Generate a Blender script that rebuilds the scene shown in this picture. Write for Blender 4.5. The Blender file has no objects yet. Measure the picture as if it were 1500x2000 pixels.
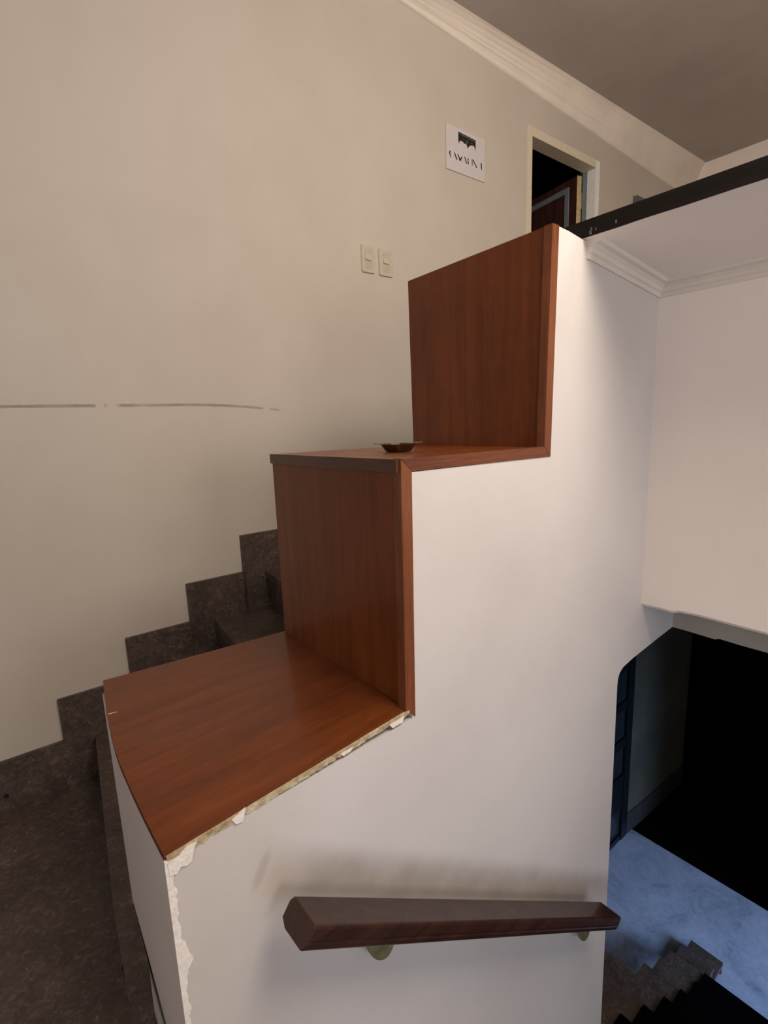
import bpy, bmesh, math, random
from mathutils import Vector, Matrix, noise

random.seed(7)
C = bpy.context.scene.collection
scene = bpy.context.scene

# ------------------------------------------------------------------ camera
F = Vector((0.60819153, 0.77370683, -0.17742828))
R = Vector((0.78161043, -0.62271361, -0.03623396))
U = Vector((0.13852146, 0.11664261, 0.98346647))
cam = bpy.data.cameras.new('camera')
cam.sensor_fit = 'HORIZONTAL'
cam.sensor_width = 36.0
cam.lens = 36.0 * 979.6 / 1500.0
cam.clip_start = 0.02
cam_o = bpy.data.objects.new('camera', cam)
C.objects.link(cam_o)
cam_o.matrix_world = Matrix(((R.x, U.x, -F.x, 0), (R.y, U.y, -F.y, 0), (R.z, U.z, -F.z, 0), (0, 0, 0, 1)))
scene.camera = cam_o

# ------------------------------------------------------------------ world, lights, exposure
w = bpy.data.worlds.new('world')
scene.world = w
w.use_nodes = True
w.node_tree.nodes['Background'].inputs[0].default_value = (0.9, 0.92, 1.0, 1)
w.node_tree.nodes['Background'].inputs[1].default_value = 0.02


def area(name, loc, aim, size, power, col, size_y=None, spread=None):
    l = bpy.data.lights.new(name, 'AREA')
    l.energy = power
    l.color = col
    l.size = size
    if size_y:
        l.shape = 'RECTANGLE'
        l.size_y = size_y
    if spread:
        l.spread = math.radians(spread)
    o = bpy.data.objects.new(name, l)
    C.objects.link(o)
    o.location = loc
    o.rotation_euler = (Vector(aim) - Vector(loc)).to_track_quat('-Z', 'Y').to_euler()
    return o


# landing lamp behind the photographer, added fill lights, cold daylight from the entrance hall below
area('landing_lamp', (0.78, -0.50, 1.35), (1.45, 0.75, -0.05), 0.9, 23.0, (1.0, 0.87, 0.74))
area('upper_fill', (1.7, -0.6, 1.45), (2.6, 2.0, 1.3), 0.5, 9.0, (1.0, 0.9, 0.82))  # added fill that brightens the stair wall around the sign
area('landing_fill', (-1.9, -0.7, 0.3), (0.8, 1.6, 0.1), 1.3, 9.0, (0.98, 0.93, 0.92))  # added fill for the header wall and parapet end, no real window
area('stairwell_fill', (0.45, -2.2, 0.0), (1.3, 0.6, -0.1), 1.0, 9.0, (1.0, 0.92, 0.89))
area('stairwell_daylight', (0.7, -2.0, -1.5), (0.7, 0.7, -1.1), 1.0, 6.0, (0.52, 0.70, 1.0))
area('entrance_daylight', (3.3, -1.9, -2.3), (3.2, 1.1, -3.6), 1.1, 10.0, (0.32, 0.52, 1.0), spread=80)
scene.view_settings.view_transform = 'Standard'
scene.view_settings.look = 'None'
scene.view_settings.gamma = 1.0
scene.view_settings.use_curve_mapping = False
scene.view_settings.exposure = 0.85


# ------------------------------------------------------------------ materials
def lin(r, g, b):
    f = lambda c: (c / 255 / 12.92) if c / 255 <= 0.04045 else ((c / 255 + 0.055) / 1.055) ** 2.4
    return (f(r), f(g), f(b), 1.0)


class NT:
    def __init__(s, name):
        s.m = bpy.data.materials.new(name)
        s.m.use_nodes = True
        s.t = s.m.node_tree
        s.b = s.t.nodes['Principled BSDF']

    def n(s, typ, **kw):
        nd = s.t.nodes.new(typ)
        for k, v in kw.items():
            if k.startswith('i_'):
                nd.inputs[k[2:].replace('_', ' ')].default_value = v
            else:
                setattr(nd, k, v)
        return nd

    def l(s, a, b):
        s.t.links.new(a, b)

    def math(s, op, a, b=None, clamp=False):
        nd = s.n('ShaderNodeMath', operation=op)
        nd.use_clamp = clamp
        for i, x in enumerate((a, b)):
            if x is None:
                continue
            if isinstance(x, (int, float)):
                nd.inputs[i].default_value = x
            else:
                s.l(x, nd.inputs[i])
        return nd.outputs[0]

    def mix(s, fac, a, b):
        nd = s.n('ShaderNodeMix', data_type='RGBA')
        for sock, x in ((nd.inputs[0], fac), (nd.inputs[6], a), (nd.inputs[7], b)):
            if isinstance(x, (int, float, tuple)):
                sock.default_value = x
            else:
                s.l(x, sock)
        return nd.outputs[2]

    def ramp(s, fac, stops):
        nd = s.n('ShaderNodeValToRGB')
        e = nd.color_ramp.elements
        while len(e) < len(stops):
            e.new(0.5)
        for k, (p, c) in enumerate(stops):
            e[k].position = p
            e[k].color = c
        s.l(fac, nd.inputs[0])
        return nd.outputs[0]

    def coords(s, scale=(1, 1, 1), rot=(0, 0, 0), world=False):
        if world:
            src = s.n('ShaderNodeNewGeometry').outputs['Position']
        else:
            src = s.n('ShaderNodeTexCoord').outputs['Object']
        mp = s.n('ShaderNodeMapping')
        mp.inputs['Scale'].default_value = scale
        mp.inputs['Rotation'].default_value = rot
        s.l(src, mp.inputs[0])
        return mp.outputs[0]

    def noise(s, vec, scale, detail=4, rough=0.55, dist=0.0):
        nd = s.n('ShaderNodeTexNoise')
        nd.inputs['Scale'].default_value = scale
        nd.inputs['Detail'].default_value = detail
        nd.inputs['Roughness'].default_value = rough
        nd.inputs['Distortion'].default_value = dist
        s.l(vec, nd.inputs['Vector'])
        return nd.outputs['Fac']

    def bump(s, h, strength=0.2, dist=0.002):
        nd = s.n('ShaderNodeBump')
        nd.inputs['Strength'].default_value = strength
        nd.inputs['Distance'].default_value = dist
        s.l(h, nd.inputs['Height'])
        s.l(nd.outputs[0], s.b.inputs['Normal'])


def sstep(t, val, lo, hi):
    """0 below lo, 1 above hi"""
    nd = t.n('ShaderNodeMapRange')
    nd.interpolation_type = 'SMOOTHSTEP'
    nd.inputs['From Min'].default_value = lo
    nd.inputs['From Max'].default_value = hi
    t.l(val, nd.inputs['Value'])
    return nd.outputs[0]


def plaster(name, col, col2=None, marks=None, rough=0.75):
    t = NT(name)
    v = t.coords(world=True)
    big = t.noise(v, 2.2, 5, 0.6)
    col2 = col2 or tuple(c * 0.86 for c in col[:3]) + (1,)
    base = t.ramp(big, [(0.3, col2), (0.6, col)])
    if marks:
        base = marks(t, v, base)
    t.l(base, t.b.inputs['Base Color'])
    t.b.inputs['Roughness'].default_value = rough
    fine = t.noise(v, 260, 3, 0.6)
    mid = t.noise(v, 30, 4, 0.6)
    t.bump(t.math('ADD', t.math('MULTIPLY', fine, 0.25), mid), 0.22, 0.0025)
    return t.m


def wall_marks(t, v, base):
    """scuffed grey line along the stair wall, left by a removed rail"""
    s = t.n('ShaderNodeSeparateXYZ')
    t.l(v, s.inputs[0])
    x, z = s.outputs[0], s.outputs[2]
    n = t.noise(v, 60, 3)
    n2 = t.noise(v, 9, 2)
    over = t.math('MAXIMUM', t.math('SUBTRACT', x, 0.62), 0.0)
    line = t.math('SUBTRACT', 0.0905, t.math('MULTIPLY', t.math('MULTIPLY', over, over), 0.155))
    d = t.math('ABSOLUTE', t.math('SUBTRACT', z, line))
    d = t.math('ADD', d, t.math('MULTIPLY', t.math('SUBTRACT', n, 0.5), 0.004))
    band = t.math('SUBTRACT', 1.0, sstep(t, d, 0.0038, 0.0062))
    gap = t.math('MAXIMUM', t.math('SUBTRACT', 1.0, sstep(t, x, 0.325, 0.332)),
                 t.math('MULTIPLY', sstep(t, x, 0.385, 0.41), t.math('SUBTRACT', 1.0, sstep(t, x, 0.93, 0.965))))
    dot = t.math('MULTIPLY', sstep(t, x, 0.352, 0.356), t.math('SUBTRACT', 1.0, sstep(t, x, 0.361, 0.366)))
    end = t.math('MULTIPLY', sstep(t, x, 0.978, 0.985), t.math('SUBTRACT', 1.0, sstep(t, x, 1.01, 1.04)))
    gate = t.math('MAXIMUM', gap, t.math('MAXIMUM', t.math('MULTIPLY', dot, 0.7), t.math('MULTIPLY', end, 0.6)))
    fade = sstep(t, n2, 0.25, 0.6)
    fade = t.math('ADD', t.math('MULTIPLY', fade, 0.35), 0.42)
    m = t.math('MULTIPLY', t.math('MULTIPLY', band, gate), fade)
    base = t.mix(m, base, lin(128, 117, 106))
    sm = sstep(t, t.noise(v, 5.5, 6, 0.7), 0.62, 0.8)
    return t.mix(t.math('MULTIPLY', sm, 0.16), base, lin(150, 138, 124))


def parapet_marks(t, v, base):
    """hand grime just above the handrail and a few scuffs"""
    s = t.n('ShaderNodeSeparateXYZ')
    t.l(v, s.inputs[0])
    x, y, z = s.outputs
    line = t.math('SUBTRACT', -0.672, t.math('MULTIPLY', t.math('SUBTRACT', x, 0.30), 0.725))
    d = t.math('SUBTRACT', z, line)
    n = t.noise(v, 14, 4)
    g = t.math('SUBTRACT', 1.0, sstep(t, d, -0.02, 0.038), clamp=True)
    below = sstep(t, d, -0.16, -0.03)
    gate = t.math('MULTIPLY', sstep(t, x, 0.20, 0.34), t.math('MULTIPLY', g, below))
    facing = t.math('SUBTRACT', 1.0, sstep(t, y, 0.655, 0.665))
    gate = t.math('MULTIPLY', gate, facing)
    m = t.math('MULTIPLY', gate, t.math('ADD', t.math('MULTIPLY', n, 0.45), 0.14))
    base = t.mix(m, base, lin(112, 92, 70))
    # darker hand smudge left of the rail end
    vx = t.math('SUBTRACT', x, 0.243)
    vz = t.math('SUBTRACT', z, -0.668)
    q = t.math('ADD', t.math('MULTIPLY', vx, vx), t.math('MULTIPLY', t.math('SUBTRACT', vz, t.math('MULTIPLY', vx, 1.3)), t.math('SUBTRACT', vz, t.math('MULTIPLY', vx, 1.3))))
    sp = t.math('SUBTRACT', 1.0, sstep(t, q, 0.00002, 0.0005))
    base = t.mix(t.math('MULTIPLY', sp, 0.28), base, lin(120, 102, 84))
    # yellowed paint near the broken corner
    yel = t.math('MULTIPLY', t.math('SUBTRACT', 1.0, sstep(t, x, 0.13, 0.42)), facing)
    base = t.mix(t.math('MULTIPLY', yel, 0.35), base, lin(184, 168, 147))
    sc = sstep(t, t.noise(t.coords((1, 1, 3), world=True), 22, 5, 0.65), 0.68, 0.78)
    return t.mix(t.math('MULTIPLY', sc, 0.22), base, lin(150, 132, 112))


M = {}
M['wall'] = plaster('stair_wall_paint', lin(190, 180, 168), lin(184, 173, 161), wall_marks)
M['parapet'] = plaster('parapet_paint', lin(210, 203, 198), lin(202, 194, 188), parapet_marks)
M['white'] = plaster('white_paint', lin(242, 231, 222), lin(235, 224, 214))
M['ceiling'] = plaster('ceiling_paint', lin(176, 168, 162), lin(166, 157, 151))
M['cornice'] = plaster('cornice_paint', lin(228, 218, 206), lin(214, 202, 190))
M['lintel'] = plaster('lintel_paint', lin(182, 174, 162), lin(160, 152, 140))
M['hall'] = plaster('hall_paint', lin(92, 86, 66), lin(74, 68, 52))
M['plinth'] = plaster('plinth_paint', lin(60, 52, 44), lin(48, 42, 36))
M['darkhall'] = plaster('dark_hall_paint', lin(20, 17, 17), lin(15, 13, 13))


def broken():
    t = NT('bare_plaster')
    v = t.coords(world=True)
    n = t.noise(v, 55, 5, 0.7)
    c = t.ramp(n, [(0.32, lin(140, 118, 84)), (0.5, lin(186, 166, 130)), (0.66, lin(216, 202, 176))])
    t.l(c, t.b.inputs['Base Color'])
    t.b.inputs['Roughness'].default_value = 0.9
    t.bump(n, 0.8, 0.004)
    return t.m


M['bare'] = broken()


def chalk():
    t = NT('chalky_filler')
    v = t.coords(world=True)
    n = t.noise(v, 90, 5, 0.7)
    c = t.ramp(n, [(0.3, lin(222, 210, 196)), (0.6, lin(238, 230, 218))])
    t.l(c, t.b.inputs['Base Color'])
    t.b.inputs['Roughness'].default_value = 0.9
    t.bump(n, 0.6, 0.003)
    return t.m


M['chalk'] = chalk()


def wood(name, dark, mid, light, axis='Z', rough=0.34, coat=0.35, rot=0.0, streak=1.0, blotch=0.35):
    t = NT(name)
    sc = {'X': (1.6, 22, 22), 'Y': (22, 1.6, 22), 'Z': (22, 22, 1.6)}[axis]
    v = t.coords(sc, (0, 0, rot), world=True)
    vr = t.coords((1, 1, 1), world=True)
    g = t.noise(v, 1.5, 6, 0.6, 0.9)
    fine = t.noise(v, 14, 4, 0.7)
    bl = t.noise(vr, 7.0, 7, 0.7, 0.4)
    c = t.ramp(g, [(0.28, dark), (0.5, mid), (0.74, light)])
    f = t.ramp(fine, [(0.35, (0.72, 0.7, 0.68, 1)), (0.62, (1, 1, 1, 1))])
    mu = t.n('ShaderNodeMix', data_type='RGBA', blend_type='MULTIPLY')
    mu.inputs[0].default_value = 0.7 * streak
    t.l(c, mu.inputs[6])
    t.l(f, mu.inputs[7])
    bb = t.ramp(bl, [(0.3, (0.55, 0.5, 0.48, 1)), (0.62, (1, 1, 1, 1))])
    m2 = t.n('ShaderNodeMix', data_type='RGBA', blend_type='MULTIPLY')
    m2.inputs[0].default_value = blotch
    t.l(mu.outputs[2], m2.inputs[6])
    t.l(bb, m2.inputs[7])
    t.l(m2.outputs[2], t.b.inputs['Base Color'])
    r = t.math('ADD', t.math('MULTIPLY', bl, 0.12), rough)
    t.l(r, t.b.inputs['Roughness'])
    t.b.inputs['Coat Weight'].default_value = coat
    t.b.inputs['Coat Roughness'].default_value = 0.16
    t.b.inputs['Specular IOR Level'].default_value = 0.22
    t.bump(fine, 0.08, 0.001)
    return t.m


M['wood_flat'] = wood('varnished_wood_flat', lin(90, 43, 16), lin(104, 51, 20), lin(117, 60, 25), 'X', rot=0.45, blotch=0.5, coat=0.3, streak=0.6)
M['wood_up'] = wood('varnished_wood_upright', lin(102, 49, 18), lin(116, 58, 23), lin(129, 67, 29), 'Z', blotch=0.5, coat=0.15, streak=0.6)
M['wood_edge'] = wood('varnished_edge_strip', lin(92, 50, 28), lin(122, 70, 42), lin(140, 84, 52), 'Z', blotch=0.2)
M['wood_edge_x'] = wood('varnished_edge_strip_flat', lin(84, 44, 26), lin(112, 64, 40), lin(130, 76, 48), 'X', blotch=0.2)
M['wood_edge_y'] = wood('varnished_nosing_strip', lin(62, 36, 24), lin(84, 50, 34), lin(100, 62, 42), 'Y', blotch=0.2)
M['wood_rail'] = wood('dark_handrail_wood', lin(44, 25, 19), lin(60, 36, 27), lin(74, 45, 34), 'X', rough=0.36, coat=0.3)
M['wood_door'] = wood('dark_door_wood', lin(50, 28, 26), lin(72, 42, 38), lin(88, 54, 46), 'Z', rough=0.5, coat=0.0)
M['wood_ledge'] = wood('black_brown_ledge', lin(14, 9, 7), lin(22, 15, 12), lin(32, 24, 19), 'Y', rough=0.7, coat=0.0)


def stone(name, base, flake, rough=0.42, scale=95):
    t = NT(name)
    v = t.coords(world=True)
    n = t.noise(v, 9, 5, 0.6)
    w_ = t.noise(v, 24, 3, 0.6, 1.0)
    vn = t.n('ShaderNodeTexVoronoi')
    vn.inputs['Scale'].default_value = scale
    mp = t.n('ShaderNodeVectorMath', operation='ADD')
    sc = t.n('ShaderNodeVectorMath', operation='SCALE')
    nz = t.n('ShaderNodeTexNoise')
    nz.inputs['Scale'].default_value = 30
    t.l(v, nz.inputs['Vector'])
    t.l(nz.outputs['Color'], sc.inputs[0])
    sc.inputs['Scale'].default_value = 0.05
    t.l(v, mp.inputs[0])
    t.l(sc.outputs[0], mp.inputs[1])
    t.l(mp.outputs[0], vn.inputs['Vector'])
    cell = t.n('ShaderNodeSeparateColor')
    t.l(vn.outputs['Color'], cell.inputs[0])
    tone = t.ramp(cell.outputs[0], [(0.0, tuple(c * 0.55 for c in base[:3]) + (1,)), (0.55, base), (0.86, tuple(c * 1.45 for c in base[:3]) + (1,)), (0.985, tuple(c * 2.3 for c in base[:3]) + (1,))])
    spk = t.noise(v, 75, 3, 0.6)
    spots = sstep(t, spk, 0.64, 0.74)
    b2 = t.mix(0.5, base, tone)
    b3 = t.mix(t.math('MULTIPLY', spots, 0.5), b2, flake)
    cl = t.ramp(n, [(0.3, (0.6, 0.58, 0.58, 1)), (0.65, (1.15, 1.12, 1.1, 1))])
    mu = t.n('ShaderNodeMix', data_type='RGBA', blend_type='MULTIPLY')
    mu.inputs[0].default_value = 0.9
    t.l(b3, mu.inputs[6])
    t.l(cl, mu.inputs[7])
    t.l(mu.outputs[2], t.b.inputs['Base Color'])
    t.l(t.math('ADD', t.math('MULTIPLY', w_, 0.25), rough - 0.1), t.b.inputs['Roughness'])
    t.bump(w_, 0.12, 0.002)
    return t.m


M['stone'] = stone('dark_brown_stone', lin(79, 67, 60), lin(150, 138, 124))
M['stone_low'] = stone('brown_stair_stone', lin(96, 80, 66), lin(140, 124, 108), 0.6)


def marble():
    t = NT('pale_hall_marble')
    v = t.coords(world=True)
    n = t.noise(v, 3.2, 8, 0.68, 1.2)
    c = t.ramp(n, [(0.3, lin(150, 156, 166)), (0.44, lin(196, 200, 206)), (0.7, lin(220, 222, 226))])
    vein = t.noise(v, 7, 6, 0.75, 2.2)
    vv = t.ramp(vein, [(0.47, (1, 1, 1, 1)), (0.5, (0.72, 0.74, 0.8, 1)), (0.53, (1, 1, 1, 1))])
    mu = t.n('ShaderNodeMix', data_type='RGBA', blend_type='MULTIPLY')
    mu.inputs[0].default_value = 0.8
    t.l(c, mu.inputs[6])
    t.l(vv, mu.inputs[7])
    t.l(mu.outputs[2], t.b.inputs['Base Color'])
    t.b.inputs['Roughness'].default_value = 0.55
    return t.m


M['marble'] = marble()


def plain(name, col, rough=0.5, metal=0.0, nscale=40, amt=0.15, bump=0.1, **kw):
    t = NT(name)
    v = t.coords()
    n = t.noise(v, nscale, 4)
    lo = tuple(c * (1 - amt) for c in col[:3]) + (1,)
    hi = tuple(min(1, c * (1 + amt)) for c in col[:3]) + (1,)
    t.l(t.ramp(n, [(0.35, lo), (0.65, hi)]), t.b.inputs['Base Color'])
    t.b.inputs['Roughness'].default_value = rough
    t.b.inputs['Metallic'].default_value = metal
    for k, x in kw.items():
        t.b.inputs[k.replace('_', ' ')].default_value = x
    t.bump(n, bump, 0.001)
    return t.m


M['plastic'] = plain('ivory_plastic', lin(190, 180, 164), 0.2, amt=0.03, bump=0.0)
M['plastic2'] = plain('ivory_plastic_rocker', lin(182, 171, 154), 0.28, amt=0.03, bump=0.0)
M['board'] = plain('white_foam_board', lin(198, 191, 190), 0.5, amt=0.03, bump=0.0)
M['ink'] = plain('black_ink', lin(18, 15, 15), 0.5, bump=0.0)
M['ink_grey'] = plain('grey_ink', lin(74, 70, 60), 0.5, nscale=260, amt=0.6, bump=0.0)
M['hair'] = plain('grey_hairline', lin(168, 160, 158), 0.5, bump=0.0)
M['brass'] = plain('aged_brass', lin(150, 140, 104), 0.42, 0.5, amt=0.25)
M['tin'] = plain('bronze_tin', lin(104, 86, 60), 0.34, 0.9, 60, 0.3)
M['frame'] = plain('cream_door_frame', lin(208, 197, 174), 0.5, amt=0.04)
M['frame_w'] = plain('white_door_jamb', lin(226, 226, 220), 0.5, amt=0.04)
M['dooredge'] = plain('raw_door_edge', lin(196, 172, 128), 0.6, amt=0.15)
M['inlay'] = plain('grey_blue_moulding', lin(120, 130, 136), 0.5, amt=0.08)
M['black'] = plain('black_metal', lin(16, 16, 18), 0.5, 0.0)
M['carpet'] = plain('black_carpet', lin(7, 5, 5), 0.95, 0, 200, 0.4, 0.5, Specular_IOR_Level=0.05)
M['box'] = plain('grey_socket_box', lin(96, 92, 92), 0.5)
t_ = NT('frosted_pane')
t_.b.inputs['Base Color'].default_value = lin(44, 48, 50)
t_.b.inputs['Roughness'].default_value = 0.3
M['pane'] = t_.m


# ------------------------------------------------------------------ mesh helpers
def link(name, bm, mat, parent=None, loc=None, smooth=False, bevel=0.0, seg=2):
    """bm is in world coordinates; origin is moved to loc (or the parent's location)"""
    if bevel:
        es = [e for e in bm.edges if len(e.link_faces) == 2 and e.calc_face_angle(0) > 0.5]
        bmesh.ops.bevel(bm, geom=es, offset=bevel, segments=seg, affect='EDGES', profile=0.6)
    bmesh.ops.recalc_face_normals(bm, faces=bm.faces)
    me = bpy.data.meshes.new(name)
    if loc is None and parent is None:
        xs = [v.co for v in bm.verts]
        mn = [min(c[i] for c in xs) for i in range(3)]
        mx = [max(c[i] for c in xs) for i in range(3)]
        loc = ((mn[0] + mx[0]) / 2, (mn[1] + mx[1]) / 2, mn[2])
    org = Vector(loc) if loc is not None else Vector((0, 0, 0))
    if parent is not None:
        # nested parents hold translations only
        p, base = parent, Vector((0, 0, 0))
        while p is not None:
            base += p.location
            p = p.parent
        org = base
    bmesh.ops.translate(bm, verts=bm.verts, vec=-org)
    bm.to_mesh(me)
    bm.free()
    o = bpy.data.objects.new(name, me)
    C.objects.link(o)
    me.materials.append(M[mat] if isinstance(mat, str) else mat)
    if smooth:
        for p in me.polygons:
            p.use_smooth = True
    if parent is not None:
        o.parent = parent
    else:
        o.location = org
    return o


def thing(name, loc, label, cat, group=None):
    o = bpy.data.objects.new(name, None)
    o.empty_display_size = 0.05
    C.objects.link(o)
    o.location = loc
    o['label'] = label
    o['category'] = cat
    if group:
        o['group'] = group
    return o


def tag(o, label, cat, group=None):
    o['label'] = label
    o['category'] = cat
    if group:
        o['group'] = group
    return o


def struct(o):
    o['kind'] = 'structure'
    return o


def hexa(bm, b, t):
    """b, t: 4 points each (same winding)"""
    vb = [bm.verts.new(p) for p in b]
    vt = [bm.verts.new(p) for p in t]
    bm.faces.new(vb[::-1])
    bm.faces.new(vt)
    n = len(vb)
    for i in range(n):
        bm.faces.new((vb[i], vb[(i + 1) % n], vt[(i + 1) % n], vt[i]))
    return bm


def box(bm, x0, x1, y0, y1, z0, z1):
    return hexa(bm, [(x0, y0, z0), (x1, y0, z0), (x1, y1, z0), (x0, y1, z0)],
                [(x0, y0, z1), (x1, y0, z1), (x1, y1, z1), (x0, y1, z1)])


def B(*a):
    bm = bmesh.new()
    return box(bm, *a)


def H(b, t):
    return hexa(bmesh.new(), b, t)


def tri(bm):
    bm.normal_update()
    bmesh.ops.triangulate(bm, faces=[f for f in bm.faces if len(f.verts) > 4])
    return bm


def sweep(bm, prof_a, prof_b):
    """closed profile at two ends"""
    hexa(bm, prof_a, prof_b)
    return bm


WY = lambda x: 2.0225 - 0.015 * x                       # face of the stair wall


def LW(x, z, d=0.0):
    return (x, WY(x) + d, z)


def lwbox(bm, x0, x1, z0, z1, d0, d1):
    return hexa(bm, [LW(x0, z0, d0), LW(x1, z0, d0), LW(x1, z0, d1), LW(x0, z0, d1)],
                [LW(x0, z1, d0), LW(x1, z1, d0), LW(x1, z1, d1), LW(x0, z1, d1)])


P1 = 0.645                                              # face of the parapet towards the lower flight


def Y2(x):                                              # face of the parapet towards the upper flight
    return 1.190 - 0.0745 * (x - 0.13)


# ------------------------------------------------------------------ setting: shell
bm = bmesh.new()
DX0, DX1, DZ0, DZ1 = 2.757, 3.443, -0.31, 1.605
lwbox(bm, -2.6, DX0 - 0.045, -1.6, 2.3, 0, 0.14)
lwbox(bm, DX1 + 0.048, 6.0, -1.6, 2.3, 0, 0.14)
lwbox(bm, DX0 - 0.045, DX1 + 0.048, DZ1 + 0.048, 2.3, 0, 0.14)
lwbox(bm, DX0 - 0.045, DX1 + 0.048, -1.6, DZ0, 0, 0.14)
wl = struct(link('wall_left', bm, 'wall'))

# dark dressing room behind the door
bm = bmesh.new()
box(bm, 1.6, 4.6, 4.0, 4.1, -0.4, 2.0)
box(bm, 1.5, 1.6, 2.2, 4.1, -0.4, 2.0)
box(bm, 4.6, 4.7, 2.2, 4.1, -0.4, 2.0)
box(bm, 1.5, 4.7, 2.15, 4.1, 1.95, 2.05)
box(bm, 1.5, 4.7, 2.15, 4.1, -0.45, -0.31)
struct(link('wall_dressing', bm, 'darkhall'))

# ceiling, far upper wall, walls behind the photographer
cz = lambda x: 1.925 + 0.015 * (x - 2)
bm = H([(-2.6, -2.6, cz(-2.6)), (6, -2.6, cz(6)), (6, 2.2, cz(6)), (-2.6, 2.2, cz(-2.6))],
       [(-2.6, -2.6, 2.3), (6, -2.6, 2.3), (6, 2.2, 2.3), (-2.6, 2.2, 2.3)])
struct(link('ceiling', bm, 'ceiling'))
struct(link('wall_far', B(4.9, 5.0, -2.6, 2.1, 0.3, 2.3), 'white'))
struct(link('wall_back', B(-2.7, -2.6, -2.6, 2.2, -4.2, 2.3), 'white'))
struct(link('wall_right', B(-2.7, 6.0, -2.7, -2.6, -4.2, 2.3), 'white'))

# parapet between the two flights
prof = [(0.114, -4.0), (0.114, -0.566), (0.556, -0.546), (0.556, -0.087), (0.98, -0.089), (0.98, 0.384),
        (1.03, 0.381), (1.087, 0.374), (1.74, 0.366), (1.74, -0.700), (1.60, -0.709), (1.43, -0.722), (1.375, -0.730),
        (1.355, -0.740), (1.345, -0.757), (1.343, -0.78), (1.345, -1.3), (1.350, -4.0)]
bm = bmesh.new()
fa = [bm.verts.new((x, P1, z)) for x, z in prof]
bx_ = {0.114: 0.131, 0.556: 0.578, 0.98: 1.008}
ba = [bm.verts.new((bx_.get(x, x), Y2(x), z - (0.004 if x == 0.98 else 0))) for x, z in prof]
bm.faces.new(fa)
bm.faces.new(ba[::-1])
for i in range(len(prof)):
    j = (i + 1) % len(prof)
    bm.faces.new((fa[j], fa[i], ba[i], ba[j]))
tri(bm)
wp = struct(link('wall_parapet', bm, 'parapet'))


# broken plaster along the first board and down the corner (parts of the parapet)
def jag_strip(name, mat, pts, wid, amp, seed, thick, parent, chips=()):
    """strip on the P1 face. pts: polyline (x, z); wid: width profile along, measured along (dx, dz) offset"""
    bm = bmesh.new()
    random.seed(seed)
    n = len(pts)
    rows = []
    for i, (x, z, ox, oz) in enumerate(pts):
        k = wid(i / (n - 1)) * (1 + amp * (noise.noise(Vector((i * 0.37, seed, 0))) + 0.6 * noise.noise(Vector((i * 1.3, seed, 5)))))
        a = bm.verts.new((x, P1 - thick, z))
        b = bm.verts.new((x + ox * k, P1 - thick * 0.6, z + oz * k))
        c = bm.verts.new((x + ox * k * 1.04, P1 + 0.002, z + oz * k * 1.04))
        d = bm.verts.new((x, P1 + 0.002, z))
        rows.append((a, b, c, d))
    for r0, r1 in zip(rows, rows[1:]):
        for q in range(4):
            bm.faces.new((r0[q], r0[(q + 1) % 4], r1[(q + 1) % 4], r1[q]))
    bm.faces.new(rows[0])
    bm.faces.new(rows[-1][::-1])
    return link(name, bm, mat, parent)


N = 110
pts = [(0.116 + 0.432 * i / N, -0.5605 + 0.0360 * i / N, 0.12, -1.0) for i in range(N + 1)]
jag_strip('bare_plaster_edge', 'bare', pts, lambda s: 0.0105 - 0.002 * s, 0.45, 3, 0.0022, wp)
N = 90
pts = [(0.1125, -0.566 - 0.5 * i / N, 1.0, 0.0) for i in range(N + 1)]
jag_strip('chalky_corner_edge', 'chalk', pts, lambda s: 0.0105 * (1 - 0.45 * s) + 0.010 * math.exp(-((s - 0.33) / 0.045) ** 2), 0.55, 11, 0.0018, wp)


def chip(name, mat, poly, parent, th=0.0026):
    bm = bmesh.new()
    hexa(bm, [(x, P1 - th, z) for x, z in poly], [(x, P1 + 0.001, z) for x, z in poly])
    tri(bm)
    return link(name, bm, mat, parent)


chip('filler_chip', 'chalk', [(0.116, -0.569), (0.132, -0.567), (0.142, -0.5585), (0.156, -0.560), (0.150, -0.571),
                              (0.147, -0.585), (0.140, -0.588), (0.132, -0.585), (0.126, -0.592), (0.117, -0.590)], wp)
chip('filler_chip', 'chalk', [(0.206, -0.5555), (0.228, -0.549), (0.222, -0.567), (0.212, -0.566)], wp)
chip('filler_chip', 'chalk', [(0.395, -0.541), (0.420, -0.539), (0.415, -0.545), (0.40, -0.547)], wp)
chip('filler_chip', 'chalk', [(0.50, -0.534), (0.535, -0.531), (0.53, -0.541), (0.507, -0.543)], wp)

# bulkhead over the lower flight: soffit, wall, second lintel
zs = lambda x: 0.375 - 0.12 * (x - 1.1)
bm = bmesh.new()
hexa(bm, [(1.0885, -2.6, zs(1.0885)), (1.60, -2.6, zs(1.6)), (1.60, 0.7, zs(1.6)), (1.0885, 0.7, zs(1.0885))],
     [(1.0885, -2.6, 0.379), (1.60, -2.6, 0.379), (1.60, 0.7, 0.379), (1.0885, 0.7, 0.379)])
box(bm, 1.6, 5.0, -2.6, 1.1, 0.30, 0.379)
struct(link('ceiling_bulkhead', bm, 'white'))
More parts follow.
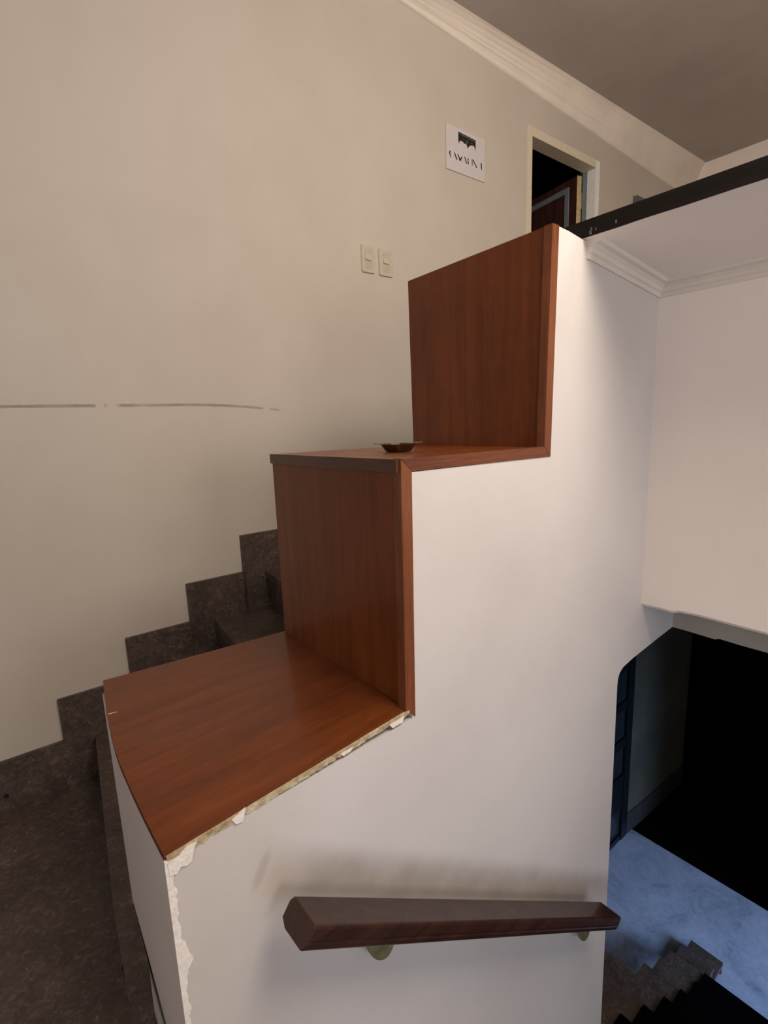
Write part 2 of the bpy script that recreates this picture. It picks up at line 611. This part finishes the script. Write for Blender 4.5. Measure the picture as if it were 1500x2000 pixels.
# header wall with a chipped lower edge
bm = bmesh.new()
ys = [0.70, 0.645, 0.60, 0.56, 0.545, 0.50, 0.42, 0.34, 0.2, 0.0, -0.5, -1.4, -2.6]
zb = [-0.560, -0.560, -0.5585, -0.5595, -0.553, -0.5505, -0.552, -0.5535, -0.556, -0.56, -0.56, -0.56, -0.56]
rows = []
for y, z in zip(ys, zb):
    rows.append([bm.verts.new(p) for p in ((1.468, y, 0.36), (1.468, y, z), (1.474, y, z - 0.008), (1.58, y, z - 0.008), (1.58, y, 0.36))])
for a, b in zip(rows, rows[1:]):
    for q in range(5):
        bm.faces.new((a[q], a[(q + 1) % 5], b[(q + 1) % 5], b[q]))
bm.faces.new(rows[0]); bm.faces.new(rows[-1][::-1])
struct(link('wall_header', bm, 'white'))
bm = bmesh.new()
ys = [0.70, 0.60, 0.52, 0.51, 0.45, 0.2, -0.5, -2.6]
zb = [-0.702, -0.702, -0.7045, -0.699, -0.701, -0.702, -0.702, -0.702]
rows = []
for y, z in zip(ys, zb):
    rows.append([bm.verts.new(p) for p in ((1.70, y, -0.50), (1.70, y, z), (1.82, y, z), (1.82, y, -0.50))])
for a, b in zip(rows, rows[1:]):
    for q in range(4):
        bm.faces.new((a[q], a[(q + 1) % 4], b[(q + 1) % 4], b[q]))
bm.faces.new(rows[0]); bm.faces.new(rows[-1][::-1])
struct(link('wall_lintel', bm, 'lintel'))
struct(link('ceiling_hall', B(1.58, 8.0, -2.6, 3.3, -0.50, -0.40), 'darkhall'))


# ceiling cornices
def cornice(name, pa, pb, mat='cornice', parent=None):
    bm = bmesh.new()
    hexa(bm, pa, pb)
    tri(bm)
    return struct(link(name, bm, mat))


cp = [(0.02, -1.0), (0.0, -1.0), (-0.006, -0.985), (-0.012, -0.93), (-0.022, -0.70), (-0.034, -0.58), (-0.046, -0.42),
      (-0.062, -0.24), (-0.082, -0.09), (-0.100, 0.0), (-0.100, 0.05), (0.02, 0.05)]
ch = lambda x: max(0.025, 0.062 * (x - 1.05))
bm = bmesh.new()
secs = [[bm.verts.new(LW(x, cz(x) + z * ch(x), d)) for d, z in cp] for x in (-2.6, 1.0, 1.45, 2.0, 3.0, 4.0, 4.95)]
for p, q in zip(secs, secs[1:]):
    for i in range(len(cp)):
        j = (i + 1) % len(cp)
        bm.faces.new((p[i], p[j], q[j], q[i]))
bm.faces.new(secs[0]); bm.faces.new(secs[-1][::-1])
tri(bm)
struct(link('trim_1', bm, 'cornice'))
# small cornice under the bulkhead: along the parapet face and along the header wall, mitred
sp = [(0.004, -0.037), (-0.004, -0.037), (-0.007, -0.028), (-0.0115, -0.0245), (-0.014, -0.017), (-0.021, -0.010),
      (-0.030, -0.0065), (-0.033, -0.0015), (-0.038, 0.004), (0.004, 0.004)]
cornice('trim_2', [(1.102, P1 + d, zs(1.10) + z) for d, z in sp], [(1.468 + d, P1 + d, zs(1.44) + z) for d, z in sp])
cornice('trim_3', [(1.468 + d, P1 + d, zs(1.44) + z) for d, z in sp], [(1.468 + d, -2.6, zs(1.44) + z) for d, z in sp])

# floors
bm = B(-2.6, -0.06, -2.6, 2.03, -1.40, -1.26)
box(bm, -0.06, 0.088, 0.645, 1.192, -1.40, -1.26)
box(bm, -0.06, 0.26, 1.192, 2.03, -1.40, -1.26)
struct(link('floor', bm, 'stone'))
struct(link('floor_upper', B(1.35, 6.0, 1.10, 2.03, -0.42, -0.31), 'stone'))
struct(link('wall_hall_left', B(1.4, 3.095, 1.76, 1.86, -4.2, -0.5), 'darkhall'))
struct(link('floor_hall', B(1.0, 4.017, -2.6, 1.78, -3.75, -3.62), 'marble'))
struct(link('floor_dark', B(4.017, 8.0, -2.6, 3.3, -3.75, -3.635), 'carpet'))
bm = bmesh.new()
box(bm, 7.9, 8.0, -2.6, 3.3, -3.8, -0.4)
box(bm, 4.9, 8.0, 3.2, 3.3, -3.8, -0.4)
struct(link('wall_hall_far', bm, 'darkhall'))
struct(link('hall_light_blocker', B(4.03, 4.13, -2.6, 0.65, -3.75, -0.5), 'darkhall'))  # added out of view to cut the entrance light off the pier's far side
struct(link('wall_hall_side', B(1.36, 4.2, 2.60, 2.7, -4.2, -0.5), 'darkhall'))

# white pier between the glazed door and the dark room
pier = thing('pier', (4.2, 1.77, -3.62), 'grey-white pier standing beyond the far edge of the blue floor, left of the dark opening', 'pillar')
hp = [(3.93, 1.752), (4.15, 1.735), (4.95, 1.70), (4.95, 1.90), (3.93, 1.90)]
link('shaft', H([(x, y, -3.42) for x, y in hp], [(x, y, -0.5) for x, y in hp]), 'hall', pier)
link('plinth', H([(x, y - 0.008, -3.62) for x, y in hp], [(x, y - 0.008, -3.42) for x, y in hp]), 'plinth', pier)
gd = thing('glazed_door', (3.5, 1.75, -3.62), 'black framed glazed door with small bluish panes left of the pier in the lower hall', 'door')
link('door_frame', B(3.83, 3.925, 1.742, 1.79, -3.62, -1.0), 'black', gd)
link('door_frame', B(3.10, 3.16, 1.742, 1.79, -3.62, -1.0), 'black', gd)
zz = [(-3.57, -3.30), (-2.98, -2.72), (-2.64, -2.37), (-2.30, -2.03), (-1.96, -1.69), (-1.62, -1.35)]
for za, zb_ in zz:
    link('pane', B(3.16, 3.83, 1.765, 1.77, za, zb_), 'pane', gd)
edges = [-3.62] + [v for p in zz for v in p] + [-1.0]
for i in range(0, len(edges), 2):
    link('glazing_bar', B(3.16, 3.83, 1.748, 1.785, edges[i], edges[i + 1]), 'black', gd)
# ------------------------------------------------------------------ upper flight of stone stairs
st = thing('staircase', (0.18, 1.6, -1.26), 'dark brown stone stairs climbing between the white wall and the wood-topped parapet', 'stairs')
TR, RS = 0.239, 0.1585
nx = lambda k, y: 0.181 + TR * k - 0.11 * (2.02 - y)       # nosing line, slightly skewed
nz_ = lambda k: -1.1 + RS * k
K = 6
for k in range(K):
    z = nz_(k)
    ya = Y2(0.181 + TR * k) - 0.0 if k else 1.19
    ya = Y2(min(1.2, 0.181 + TR * k)) + 0.001
    if k == 0:
        ya = 1.192
    yb = WY(0.3 + TR * k) - 0.012
    L = 0.30 if k < K - 1 else 0.25
    b = [(nx(k, ya), ya, z - 0.030), (nx(k, ya) + L, ya, z - 0.030), (nx(k, yb) + L, yb, z - 0.030), (nx(k, yb), yb, z - 0.030)]
    t = [(p[0], p[1], z) for p in b]
    link('tread', H(b, t), 'stone', st, bevel=0.003)
    zl = z - RS if k else -1.26
    b = [(nx(k, ya) + 0.018, ya, zl), (nx(k, ya) + 0.04, ya, zl), (nx(k, yb) + 0.04, yb, zl), (nx(k, yb) + 0.018, yb, zl)]
    t = [(p[0], p[1], z - 0.030) for p in b]
    link('riser', H(b, t), 'stone', st)
zt0 = nz_(0)
pl = [(nx(0, 1.192), 1.192), (0.066, 0.84), (0.098, 0.84), (0.1235, 1.02), (0.1305, 1.192)]
bm = H([(x, y, zt0 - 0.030) for x, y in pl[::-1]], [(x, y, zt0) for x, y in pl[::-1]])
tri(bm)
link('tread_end', bm, 'stone', st)
# stepped skirting on the wall, one block per step
for k in range(K + 1):
    xa = 0.083 + 0.238 * (k - 0)
    zt = -1.085 + 0.1585 * (k + 1)
    if k == K:
        break
    bm = lwbox(bmesh.new(), xa, xa + 0.245, zt - 0.162 - (0.165 if k else 0.02), zt, -0.014, 0.0)
    link('skirting_block', bm, 'stone', st, bevel=0.0015, seg=1)
bm = bmesh.new()
bm = lwbox(bm, -2.6, 0.33, -1.26, -1.085, -0.0155, 0.0)
sk = struct(link('baseboard_left', bm, 'stone', bevel=0.0015, seg=1))
bm = bmesh.new()
bmesh.ops.create_cone(bm, cap_ends=True, segments=14, radius1=0.0075, radius2=0.0075, depth=0.002,
                      matrix=Matrix.Translation((-0.100, WY(-0.1) - 0.0158, -1.207)) @ Matrix.Rotation(math.pi / 2, 4, 'X'))
link('drill_hole', bm, 'black', sk)

# ------------------------------------------------------------------ wooden boards on the parapet
# lowest board (its edge strips are missing)
edge_f = [(0.137, 1.200, -0.540), (0.118, 1.052, -0.541), (0.111, 0.973, -0.541), (0.107, 0.913, -0.541), (0.1055, 0.868, -0.542),
          (0.1065, 0.788, -0.545), (0.1085, 0.729, -0.549), (0.1115, 0.674, -0.554), (0.1135, 0.6465, -0.5575)]
bm = bmesh.new()
top = edge_f + [(0.547, 0.648, -0.5215), (0.566, 1.168, -0.5425)]
bot = [(x, y, z - 0.011) for x, y, z in top]
hexa(bm, bot, top)
tri(bm)
bd = thing('wooden_board', (0.33, 0.9, -0.55), 'broad flat varnished board on the lowest step of the parapet, its edge trim missing', 'board', 'wooden boards on the parapet')
link('panel', bm, 'wood_flat', bd)
bm = H([(0.1195, 1.0425, -0.5415), (0.134, 1.0405, -0.5415), (0.134, 1.0420, -0.5415), (0.1195, 1.0450, -0.5415)],
       [(0.1195, 1.0425, -0.5402), (0.134, 1.0405, -0.5402), (0.134, 1.0420, -0.5402), (0.1195, 1.0450, -0.5402)])
o = link('scratch', bm, plain('raw_scratch', lin(214, 150, 110), 0.7), bd)
# lower upright board
PX1, PX2 = 0.546, 0.966
ub = thing('wooden_board', (0.555, 0.9, -0.54), 'upright varnished board above the lowest board, beneath the cap with the metal ashtray', 'board', 'wooden boards on the parapet')
bm = H([(0.5475, P1 + 0.0185, -0.542), (0.566, P1 + 0.0185, -0.542), (0.584, 1.168, -0.542), (0.5655, 1.168, -0.542)],
       [(0.5475, P1 + 0.0185, -0.070), (0.566, P1 + 0.0185, -0.070), (0.581, 1.160, -0.070), (0.5625, 1.160, -0.070)])
link('panel', bm, 'wood_up', ub)
bm = H([(0.5395, P1 - 0.0015, -0.523), (0.5625, P1 - 0.0015, -0.5435), (0.5625, P1 + 0.0185, -0.543), (0.5395, P1 + 0.0185, -0.523)],
       [(0.5455, P1 - 0.0015, -0.0625), (0.5695, P1 - 0.0015, -0.0855), (0.5695, P1 + 0.0185, -0.086), (0.5455, P1 + 0.0185, -0.0625)])
link('edge_trim', bm, 'wood_edge', ub, bevel=0.0012, seg=1)
# cap board
cb = thing('wooden_board', (0.76, 0.9, -0.09), 'flat varnished cap board carrying the metal ashtray, halfway up the parapet', 'board', 'wooden boards on the parapet')
bm = H([(0.549, P1 + 0.0185, -0.088), (0.975, P1 + 0.0185, -0.088), (1.005, 1.122, -0.088), (0.565, 1.158, -0.088)],
       [(0.549, P1 + 0.0185, -0.068), (0.975, P1 + 0.0185, -0.068), (1.005, 1.122, -0.072), (0.565, 1.158, -0.070)])
link('panel', bm, 'wood_up', cb)
bm = H([(0.5700, P1 - 0.0015, -0.0855), (0.980, P1 - 0.0015, -0.0895), (0.980, P1 + 0.0185, -0.0895), (0.5700, P1 + 0.0185, -0.0855)],
       [(0.5475, P1 - 0.0015, -0.0628), (0.958, P1 - 0.0015, -0.0665), (0.958, P1 + 0.0185, -0.0665), (0.5475, P1 + 0.0185, -0.0628)])
link('edge_trim', bm, 'wood_edge_x', cb, bevel=0.0012, seg=1)
bm = H([(0.5395, P1 + 0.004, -0.0865), (0.5490, P1 + 0.004, -0.0865), (0.5660, 1.160, -0.0925), (0.5565, 1.160, -0.0925)],
       [(0.5395, P1 + 0.004, -0.0635), (0.5490, P1 + 0.004, -0.0635), (0.5660, 1.160, -0.0695), (0.5565, 1.160, -0.0695)])
link('nosing', bm, 'wood_edge_y', cb, bevel=0.0012, seg=1)
# tall upper board
tb = thing('wooden_board', (0.98, 0.88, -0.07), 'tall upright varnished board at the top of the parapet, behind the metal ashtray', 'board', 'wooden boards on the parapet')
bm = H([(0.964, P1 + 0.0185, -0.072), (0.984, P1 + 0.0185, -0.072), (1.019, 1.119, -0.076), (1.000, 1.119, -0.076)],
       [(0.971, P1 + 0.0185, 0.3835), (0.991, P1 + 0.0185, 0.3835), (1.019, 1.125, 0.3855), (1.000, 1.125, 0.3855)])
link('panel', bm, 'wood_up', tb)
bm = H([(0.9560, P1 - 0.0015, -0.0665), (0.9800, P1 - 0.0015, -0.0895), (0.9800, P1 + 0.0185, -0.0895), (0.9560, P1 + 0.0185, -0.0665)],
       [(0.9690, P1 - 0.0015, 0.3845), (0.9925, P1 - 0.0015, 0.3845), (0.9925, P1 + 0.0185, 0.3845), (0.9690, P1 + 0.0185, 0.3845)])
link('edge_trim', bm, 'wood_edge', tb, bevel=0.0012, seg=1)

# dark ledge board on the bulkhead, ragged at the lower edge
bm = bmesh.new()
rows = []
n = 150
for i in range(n + 1):
    y = 1.125 - i * (1.125 + 2.6) / n
    z = 0.3785 - 0.0016 + 0.0012 * noise.noise(Vector((y * 40, 0, 0))) + 0.0008 * noise.noise(Vector((y * 130, 3, 0)))
    zt = 0.4115
    rows.append([bm.verts.new(p) for p in ((1.0855, y, z), (1.0855, y, zt), (1.6, y, zt), (1.6, y, z + 0.002))])
for a, b in zip(rows, rows[1:]):
    for q in range(4):
        bm.faces.new((a[q], a[(q + 1) % 4], b[(q + 1) % 4], b[q]))
bm.faces.new(rows[0]); bm.faces.new(rows[-1][::-1])
lg = thing('ledge', (1.3, -0.5, 0.38), 'long blackish ledge with paint chips running from the parapet top to the right edge', 'ledge')
link('ledge_board', bm, 'wood_ledge', lg)
for y, z, s in [(0.628, 0.384, 0.0035), (0.6265, 0.390, 0.0025), (0.616, 0.387, 0.002), (0.572, 0.3885, 0.0025)]:
    bm = bmesh.new()
    hexa(bm, [(1.0850, y - s, z - s * 1.3), (1.0850, y + s * .3, z - s * 1.6), (1.0850, y + s * .7, z + s * .6), (1.0850, y - s * .4, z + s * 1.5)],
         [(1.0860, y - s, z - s * 1.3), (1.0860, y + s * .3, z - s * 1.6), (1.0860, y + s * .7, z + s * .6), (1.0860, y - s * .4, z + s * 1.5)])
    link('paint_chip', bm, 'box', lg)

# ------------------------------------------------------------------ ashtray
ash = thing('ashtray', (0.747, 0.888, -0.0685), 'small bronze-coloured metal ashtray with a flat flanged rim on the cap board', 'ashtray')
bm = bmesh.new()
rings = [(0.0, 0.0), (0.027, 0.0), (0.0295, 0.0008), (0.041, 0.0165), (0.0425, 0.0172), (0.0405, 0.0172), (0.0285, 0.0018), (0.0, 0.0016)]
S = 12
vr = []
ax, ay, az = 0.747, 0.888, -0.0685
for r, h in rings:
    if r == 0:
        vr.append([bm.verts.new((ax, ay, az + h))])
    else:
        vr.append([bm.verts.new((ax + r * math.cos(2 * math.pi * (q + .5) / S), ay + r * math.sin(2 * math.pi * (q + .5) / S), az + h)) for q in range(S)])
for a, b in zip(vr, vr[1:]):
    for q in range(S):
        q2 = (q + 1) % S
        if len(a) == 1:
            bm.faces.new((a[0], b[q], b[q2]))
        elif len(b) == 1:
            bm.faces.new((a[q], a[q2], b[0]))
        else:
            bm.faces.new((a[q], a[q2], b[q2], b[q]))
link('bowl', bm, 'tin', ash)
for sgn in (1, -1):
    # ears point along the picture's left and right
    dx, dy = 0.78 * sgn, -0.62 * sgn
    px, py = 0.62, 0.78
    def ear(a, b, h):
        return (ax + dx * a + px * b, ay + dy * a + py * b, az + h)
    hh = 0.0172 + (0.0012 if sgn > 0 else 0)
    b = [ear(0.037, -0.016, hh), ear(0.056, -0.010, hh + 0.001), ear(0.056, 0.010, hh + 0.001), ear(0.037, 0.016, hh)]
    t = [(p[0], p[1], p[2] + 0.0013) for p in b]
    link('flange', H(b, t), 'tin', ash)

# ------------------------------------------------------------------ handrail on the parapet face
rail = thing('handrail', (0.27, 0.57, -0.7), 'dark brown wooden handrail sloping down along the white parapet face', 'handrail')
dv = Vector((0.8064, 0.0, -0.5914)).normalized()
pv = Vector((-0.5914, 0.0, -0.8064)).normalized()          # downwards, across the rail
Y_ = Vector((0, -1, 0))
base = Vector((0.2735, 0.600, -0.6965))
sec = [(0.0, 0.0), (0.058, 0.0), (0.0615, 0.003), (0.0615, 0.020), (0.059, 0.022), (0.061, 0.025), (0.058, 0.035), (0.052, 0.039), (0.008, 0.041), (-0.006, 0.034), (-0.006, 0.010)]
bm = bmesh.new()
A = [base + Y_ * a + pv * b for a, b in sec]
Lr = 1.165
Bq = [p + dv * Lr for p in A]
hexa(bm, A, Bq)
tri(bm)
link('rail', bm, 'wood_rail', rail, bevel=0.0015, seg=1)


def bracket(x):
    zr = base.z - 0.7334 * (x - base.x) - 0.048          # underside of the rail here
    bm = bmesh.new()
    fr = []
    n = 16
    for q in range(n + 1):
        a = math.pi * q / n
        fr.append(Vector((x + 0.030 * math.cos(a) * (1.25 - 0.15 * math.sin(a)), 0.612, zr - 0.098 * math.sin(a) ** 0.6 - 0.7334 * 0.026 * math.cos(a) * 0.9)))
    bk = [p + Vector((0, 0.012, 0)) for p in fr]
    hexa(bm, fr, bk)
    tri(bm)
    link('bracket', bm, 'brass', rail, bevel=0.0015, seg=1)
    bm = bmesh.new()
    bmesh.ops.create_cone(bm, cap_ends=True, segments=16, radius1=0.015, radius2=0.015, depth=0.022,
                          matrix=Matrix.Translation((x, P1 - 0.0105, zr - 0.045)) @ Matrix.Rotation(math.pi / 2, 4, 'X'))
    link('bracket_foot', bm, 'brass', rail)


bracket(0.440)
bracket(1.156)



# ------------------------------------------------------------------ light switches
def rrect(bm, x0, x1, z0, z1, d0, d1, r, seg=5, inset=0.0):
    a, b = [], []
    for cx, cz_, s0 in ((x1 - r, z1 - r, 0), (x0 + r, z1 - r, 90), (x0 + r, z0 + r, 180), (x1 - r, z0 + r, 270)):
        for q in range(seg + 1):
            an = math.radians(s0 + 90 * q / seg)
            a.append(LW(cx + r * math.cos(an), cz_ + r * math.sin(an), d0))
            b.append(LW(cx + (r - inset) * math.cos(an), cz_ + (r - inset) * math.sin(an), d1))
    hexa(bm, a, b)
    return bm


def switch(x0, x1, z0, z1, label):
    s = thing('light_switch', LW((x0 + x1) / 2, z0, 0), label, 'light switch', 'light switches on the stair wall')
    link('plate', rrect(bmesh.new(), x0, x1, z0, z1, 0.0, -0.009, 0.011, inset=0.003), 'plastic', s, smooth=False)
    cx, cz_ = (x0 + x1) / 2, (z0 + z1) / 2
    link('insert', rrect(bmesh.new(), cx - 0.021, cx + 0.021, cz_ - 0.042, cz_ + 0.042, -0.008, -0.0098, 0.003), 'plastic2', s)
    bm = bmesh.new()
    zt, zb_ = cz_ + 0.020, cz_ - 0.006
    hexa(bm, [LW(cx - 0.018, zb_, -0.009), LW(cx + 0.014, zb_, -0.009), LW(cx + 0.014, zb_, -0.0155), LW(cx - 0.018, zb_, -0.0155)],
         [LW(cx - 0.018, zt, -0.009), LW(cx + 0.014, zt, -0.009), LW(cx + 0.014, zt, -0.0105), LW(cx - 0.018, zt, -0.0105)])
    link('rocker', bm, 'plastic', s)
    return s


switch(1.489, 1.568, 0.686, 0.809, 'ivory light switch plate on the stair wall, the left one of the pair')
switch(1.590, 1.677, 0.684, 0.809, 'ivory light switch plate on the stair wall, the right one, nearer the tall board')

# ------------------------------------------------------------------ sign
sg = thing('sign', LW(2.19, 1.26, 0), 'white sheet sign reading CAMARIN 1 below a black emblem, beside the doorway', 'sign')
SX0, SX1, SZ0, SZ1 = 2.048, 2.338, 1.2605, 1.467
bm = lwbox(bmesh.new(), SX0, SX1, SZ0, SZ1, -0.006, -0.001)
link('sheet', bm, 'board', sg)


def spt(u, v, d):
    return LW(SX0 + (SX1 - SX0) * u, SZ1 - (SZ1 - SZ0) * v, d)


def spoly(bm, pts, d0=-0.0060, d1=-0.0066):
    hexa(bm, [spt(u, v, d0) for u, v in pts], [spt(u, v, d1) for u, v in pts])
    tri(bm)


def sline(bm, a, b, wa, wb=None):
    wb = wb if wb is not None else wa
    asp = (SX1 - SX0) / (SZ1 - SZ0)
    dx, dy = (b[0] - a[0]) * asp, b[1] - a[1]
    L = math.hypot(dx, dy)
    nx_, ny_ = -dy / L, dx / L
    spoly(bm, [(a[0] + nx_ * wa / asp, a[1] + ny_ * wa), (b[0] + nx_ * wb / asp, b[1] + ny_ * wb),
               (b[0] - nx_ * wb / asp, b[1] - ny_ * wb), (a[0] - nx_ * wa / asp, a[1] - ny_ * wa)])


VT, VB = 0.575, 0.725
th = 0.015
glyph = {'C': [], 'A': [], 'M': [], 'R': [], 'I': [], 'N': [], '1': []}


def letter(thick, thin):
    bm = bmesh.new()
    for a, b, w0, w1 in thick:
        sline(bm, a, b, w0 * 1.3, w1 * 1.3)
    link('letter', bm, 'ink', sg)
    if thin:
        for a, b in thin:
            bm = bmesh.new()
            sline(bm, a, b, 0.0022)
            link('letter_hairline', bm, 'hair', sg)


T, Bv = VT, VB
letter([((0.098, T + .005), (0.082, T + .045), 0.009, 0.017), ((0.082, T + .045), (0.110, Bv), 0.017, 0.006)], [((0.098, T), (0.135, T + .015)), ((0.110, Bv), (0.14, Bv - .015))])
letter([((0.205, T + .005), (0.262, Bv), 0.012, 0.014)], [((0.205, T), (0.160, Bv)), ((0.178, Bv - .05), (0.245, Bv - .05))])
letter([((0.290, T + .01), (0.345, Bv - .01), 0.010, 0.017), ((0.345, Bv - .01), (0.395, T + .03), 0.017, 0.009)], [((0.290, T), (0.280, Bv)), ((0.398, T), (0.410, Bv))])
letter([((0.463, T + .005), (0.515, Bv), 0.010, 0.014)], [((0.463, T), (0.430, Bv)), ((0.445, Bv - .05), (0.50, Bv - .05))])
letter([((0.562, T + .01), (0.552, T + .06), 0.009, 0.014), ((0.548, T + .07), (0.560, Bv), 0.012, 0.013)], [((0.535, T), (0.535, Bv)), ((0.535, T), (0.566, T + .02))])
letter([((0.655, T - .005), (0.662, Bv - .01), 0.008, 0.008)], [])
letter([((0.675, T - .005), (0.785, Bv), 0.012, 0.012)], [((0.672, T), (0.672, Bv)), ((0.79, T), (0.79, Bv))])
letter([((0.905, T - .005), (0.912, Bv), 0.015, 0.013)], [])
# emblem: dark block with scalloped lower edge and a crest in the middle
bm = bmesh.new()
spoly(bm, [(0.305, 0.075), (0.755, 0.10), (0.752, 0.345), (0.735, 0.30), (0.715, 0.255), (0.66, 0.25), (0.60, 0.285), (0.575, 0.31), (0.548, 0.365),
           (0.515, 0.29), (0.49, 0.27), (0.455, 0.30), (0.43, 0.265), (0.38, 0.255), (0.34, 0.27), (0.325, 0.34), (0.305, 0.27)])
em = link('emblem', bm, 'ink', sg)
bm = bmesh.new()
spoly(bm, [(0.33, 0.085), (0.74, 0.11), (0.735, 0.155), (0.62, 0.15), (0.54, 0.135), (0.47, 0.14), (0.34, 0.125)], -0.0066, -0.0069)
spoly(bm, [(0.50, 0.19), (0.535, 0.18), (0.56, 0.20), (0.55, 0.26), (0.53, 0.285), (0.51, 0.255)], -0.0066, -0.0069)
spoly(bm, [(0.40, 0.20), (0.46, 0.205), (0.455, 0.225), (0.41, 0.225)], -0.0066, -0.0069)
spoly(bm, [(0.62, 0.20), (0.68, 0.205), (0.675, 0.228), (0.625, 0.226)], -0.0066, -0.0069)
link('emblem_detail', bm, 'ink_grey', em)

# ------------------------------------------------------------------ doorway at the top
df = thing('door_frame', LW(3.1, DZ0, 0), 'cream painted door frame around the dark doorway beside the sign', 'door frame')
for (a, b_, c, d_) in ((2.712, DX0, DZ0, 1.653), (DX1, 3.491, DZ0, 1.653)):
    link('jamb', lwbox(bmesh.new(), a, b_, c, d_, -0.004, 0.085), 'frame' if a < 3 else 'frame_w', df)
link('head', lwbox(bmesh.new(), DX0, DX1, 1.605, 1.653, -0.004, 0.085), 'frame', df)
link('door_stop', lwbox(bmesh.new(), DX1 - 0.006, DX1, DZ0, 1.605, 0.055, 0.085), 'inlay', df)
# door leaf, hinged on the right jamb and swung into the dark room
dr = thing('door_leaf', (3.41, 2.08, DZ0 + 0.01), 'dark brown door leaf with a grey-blue moulding, standing ajar in the doorway', 'door')
hx, hy = 3.408, 2.080
ld = Vector((0.18, 0.98, 0)).normalized()
nn = Vector((ld.y, -ld.x, 0))                               # leaf thickness direction (to the right)


def leaf(a0, a1, z0, z1, t0, t1):
    b = [Vector((hx, hy, z0)) + ld * a + nn * t for a, t in ((a0, t0), (a1, t0), (a1, t1), (a0, t1))]
    t = [Vector((p.x, p.y, z1)) for p in b]
    return H(b, t)


link('leaf', leaf(0, 0.64, DZ0 + 0.01, 1.592, 0.0, 0.038), 'wood_door', dr)
link('edge_strip', leaf(-0.003, 0.0, DZ0 + 0.01, 1.592, -0.001, 0.039), 'dooredge', dr)
mz0, mz1 = 0.2, 1.546
for a0, a1, z0, z1 in ((0.066, 0.57, mz1 - 0.035, mz1), (0.066, 0.57, mz0, mz0 + 0.035), (0.066, 0.10, mz0 + 0.035, mz1 - 0.035), (0.536, 0.57, mz0 + 0.035, mz1 - 0.035)):
    link('moulding', leaf(a0, a1, z0, z1, -0.007, 0.0), 'inlay', dr)
bm = bmesh.new()
bmesh.ops.create_cone(bm, cap_ends=True, segments=12, radius1=0.012, radius2=0.012, depth=0.10, matrix=Matrix.Translation((hx + 0.050, hy - 0.004, 1.44)))
link('hinge', bm, 'dooredge', dr)

# grey socket box near the ledge
sb = thing('socket_box', LW(4.01, 1.40, 0), 'small grey socket box on the far wall just above the dark ledge', 'socket')
link('box', lwbox(bmesh.new(), 3.955, 4.075, 1.40, 1.545, -0.03, 0.0), 'box', sb, bevel=0.004)
link('cover', lwbox(bmesh.new(), 3.965, 4.065, 1.41, 1.535, -0.034, -0.03), 'box', sb, bevel=0.002)

# ------------------------------------------------------------------ lower flight
lf = thing('lower_staircase', (1.2, 0.1, -3.6), 'brown stone stairs descending beside the parapet to the blue-lit marble floor', 'stairs')
noses = []
for k in range(0, 11):
    noses.append((-0.06 + 0.24 * k, -1.26 - 0.171 * k))
noses = noses[:10] + [(2.345, -2.97)]
x_prev = -2.6
for k, (x, z) in enumerate(noses[1:], 1):
    xp = noses[k - 1][0]
    y1 = 0.643 if x < 1.36 else 1.30
    link('tread', B(xp - 0.02, x, -1.2, y1, z - 0.03, z), 'stone_low', lf)
    link('riser', B(x - 0.03, x - 0.012, -1.2, y1, z - 0.171, z - 0.03), 'stone_low', lf)
fl = [(2.57, -3.121), (2.801, -3.268), (2.948, -3.337), (3.126, -3.44), (3.309, -3.549)]
xp = 2.345
for k, (x, z) in enumerate(fl):
    y0 = -1.2 if k < 3 else 0.81
    link('tread', B(xp - 0.02, x, y0, 1.0, z - 0.03, z), 'stone_low', lf)
    zn = fl[k + 1][1] if k < 4 else -3.62
    link('riser', B(x - 0.03, x - 0.012, y0, 1.0, zn, z - 0.03), 'stone_low', lf)
    xp = x
# runner: black carpet folded over the steps
cr = thing('stair_runner', (2.0, -0.1, -3.3), 'black carpet runner down the middle of the lower stone stairs', 'carpet')
bm = bmesh.new()
allp = noses[4:] + fl[:3]
xp = noses[3][0]
for k, (x, z) in enumerate(allp):
    zn = allp[k + 1][1] if k + 1 < len(allp) else -3.62
    box(bm, xp, x + 0.008, -1.1, 0.81 if x > 1.4 else 0.55, z, z + 0.008)
    box(bm, x, x + 0.008, -1.1, 0.81 if x > 1.4 else 0.55, zn + 0.008, z)
    xp = x
link('runner', bm, 'carpet', cr)
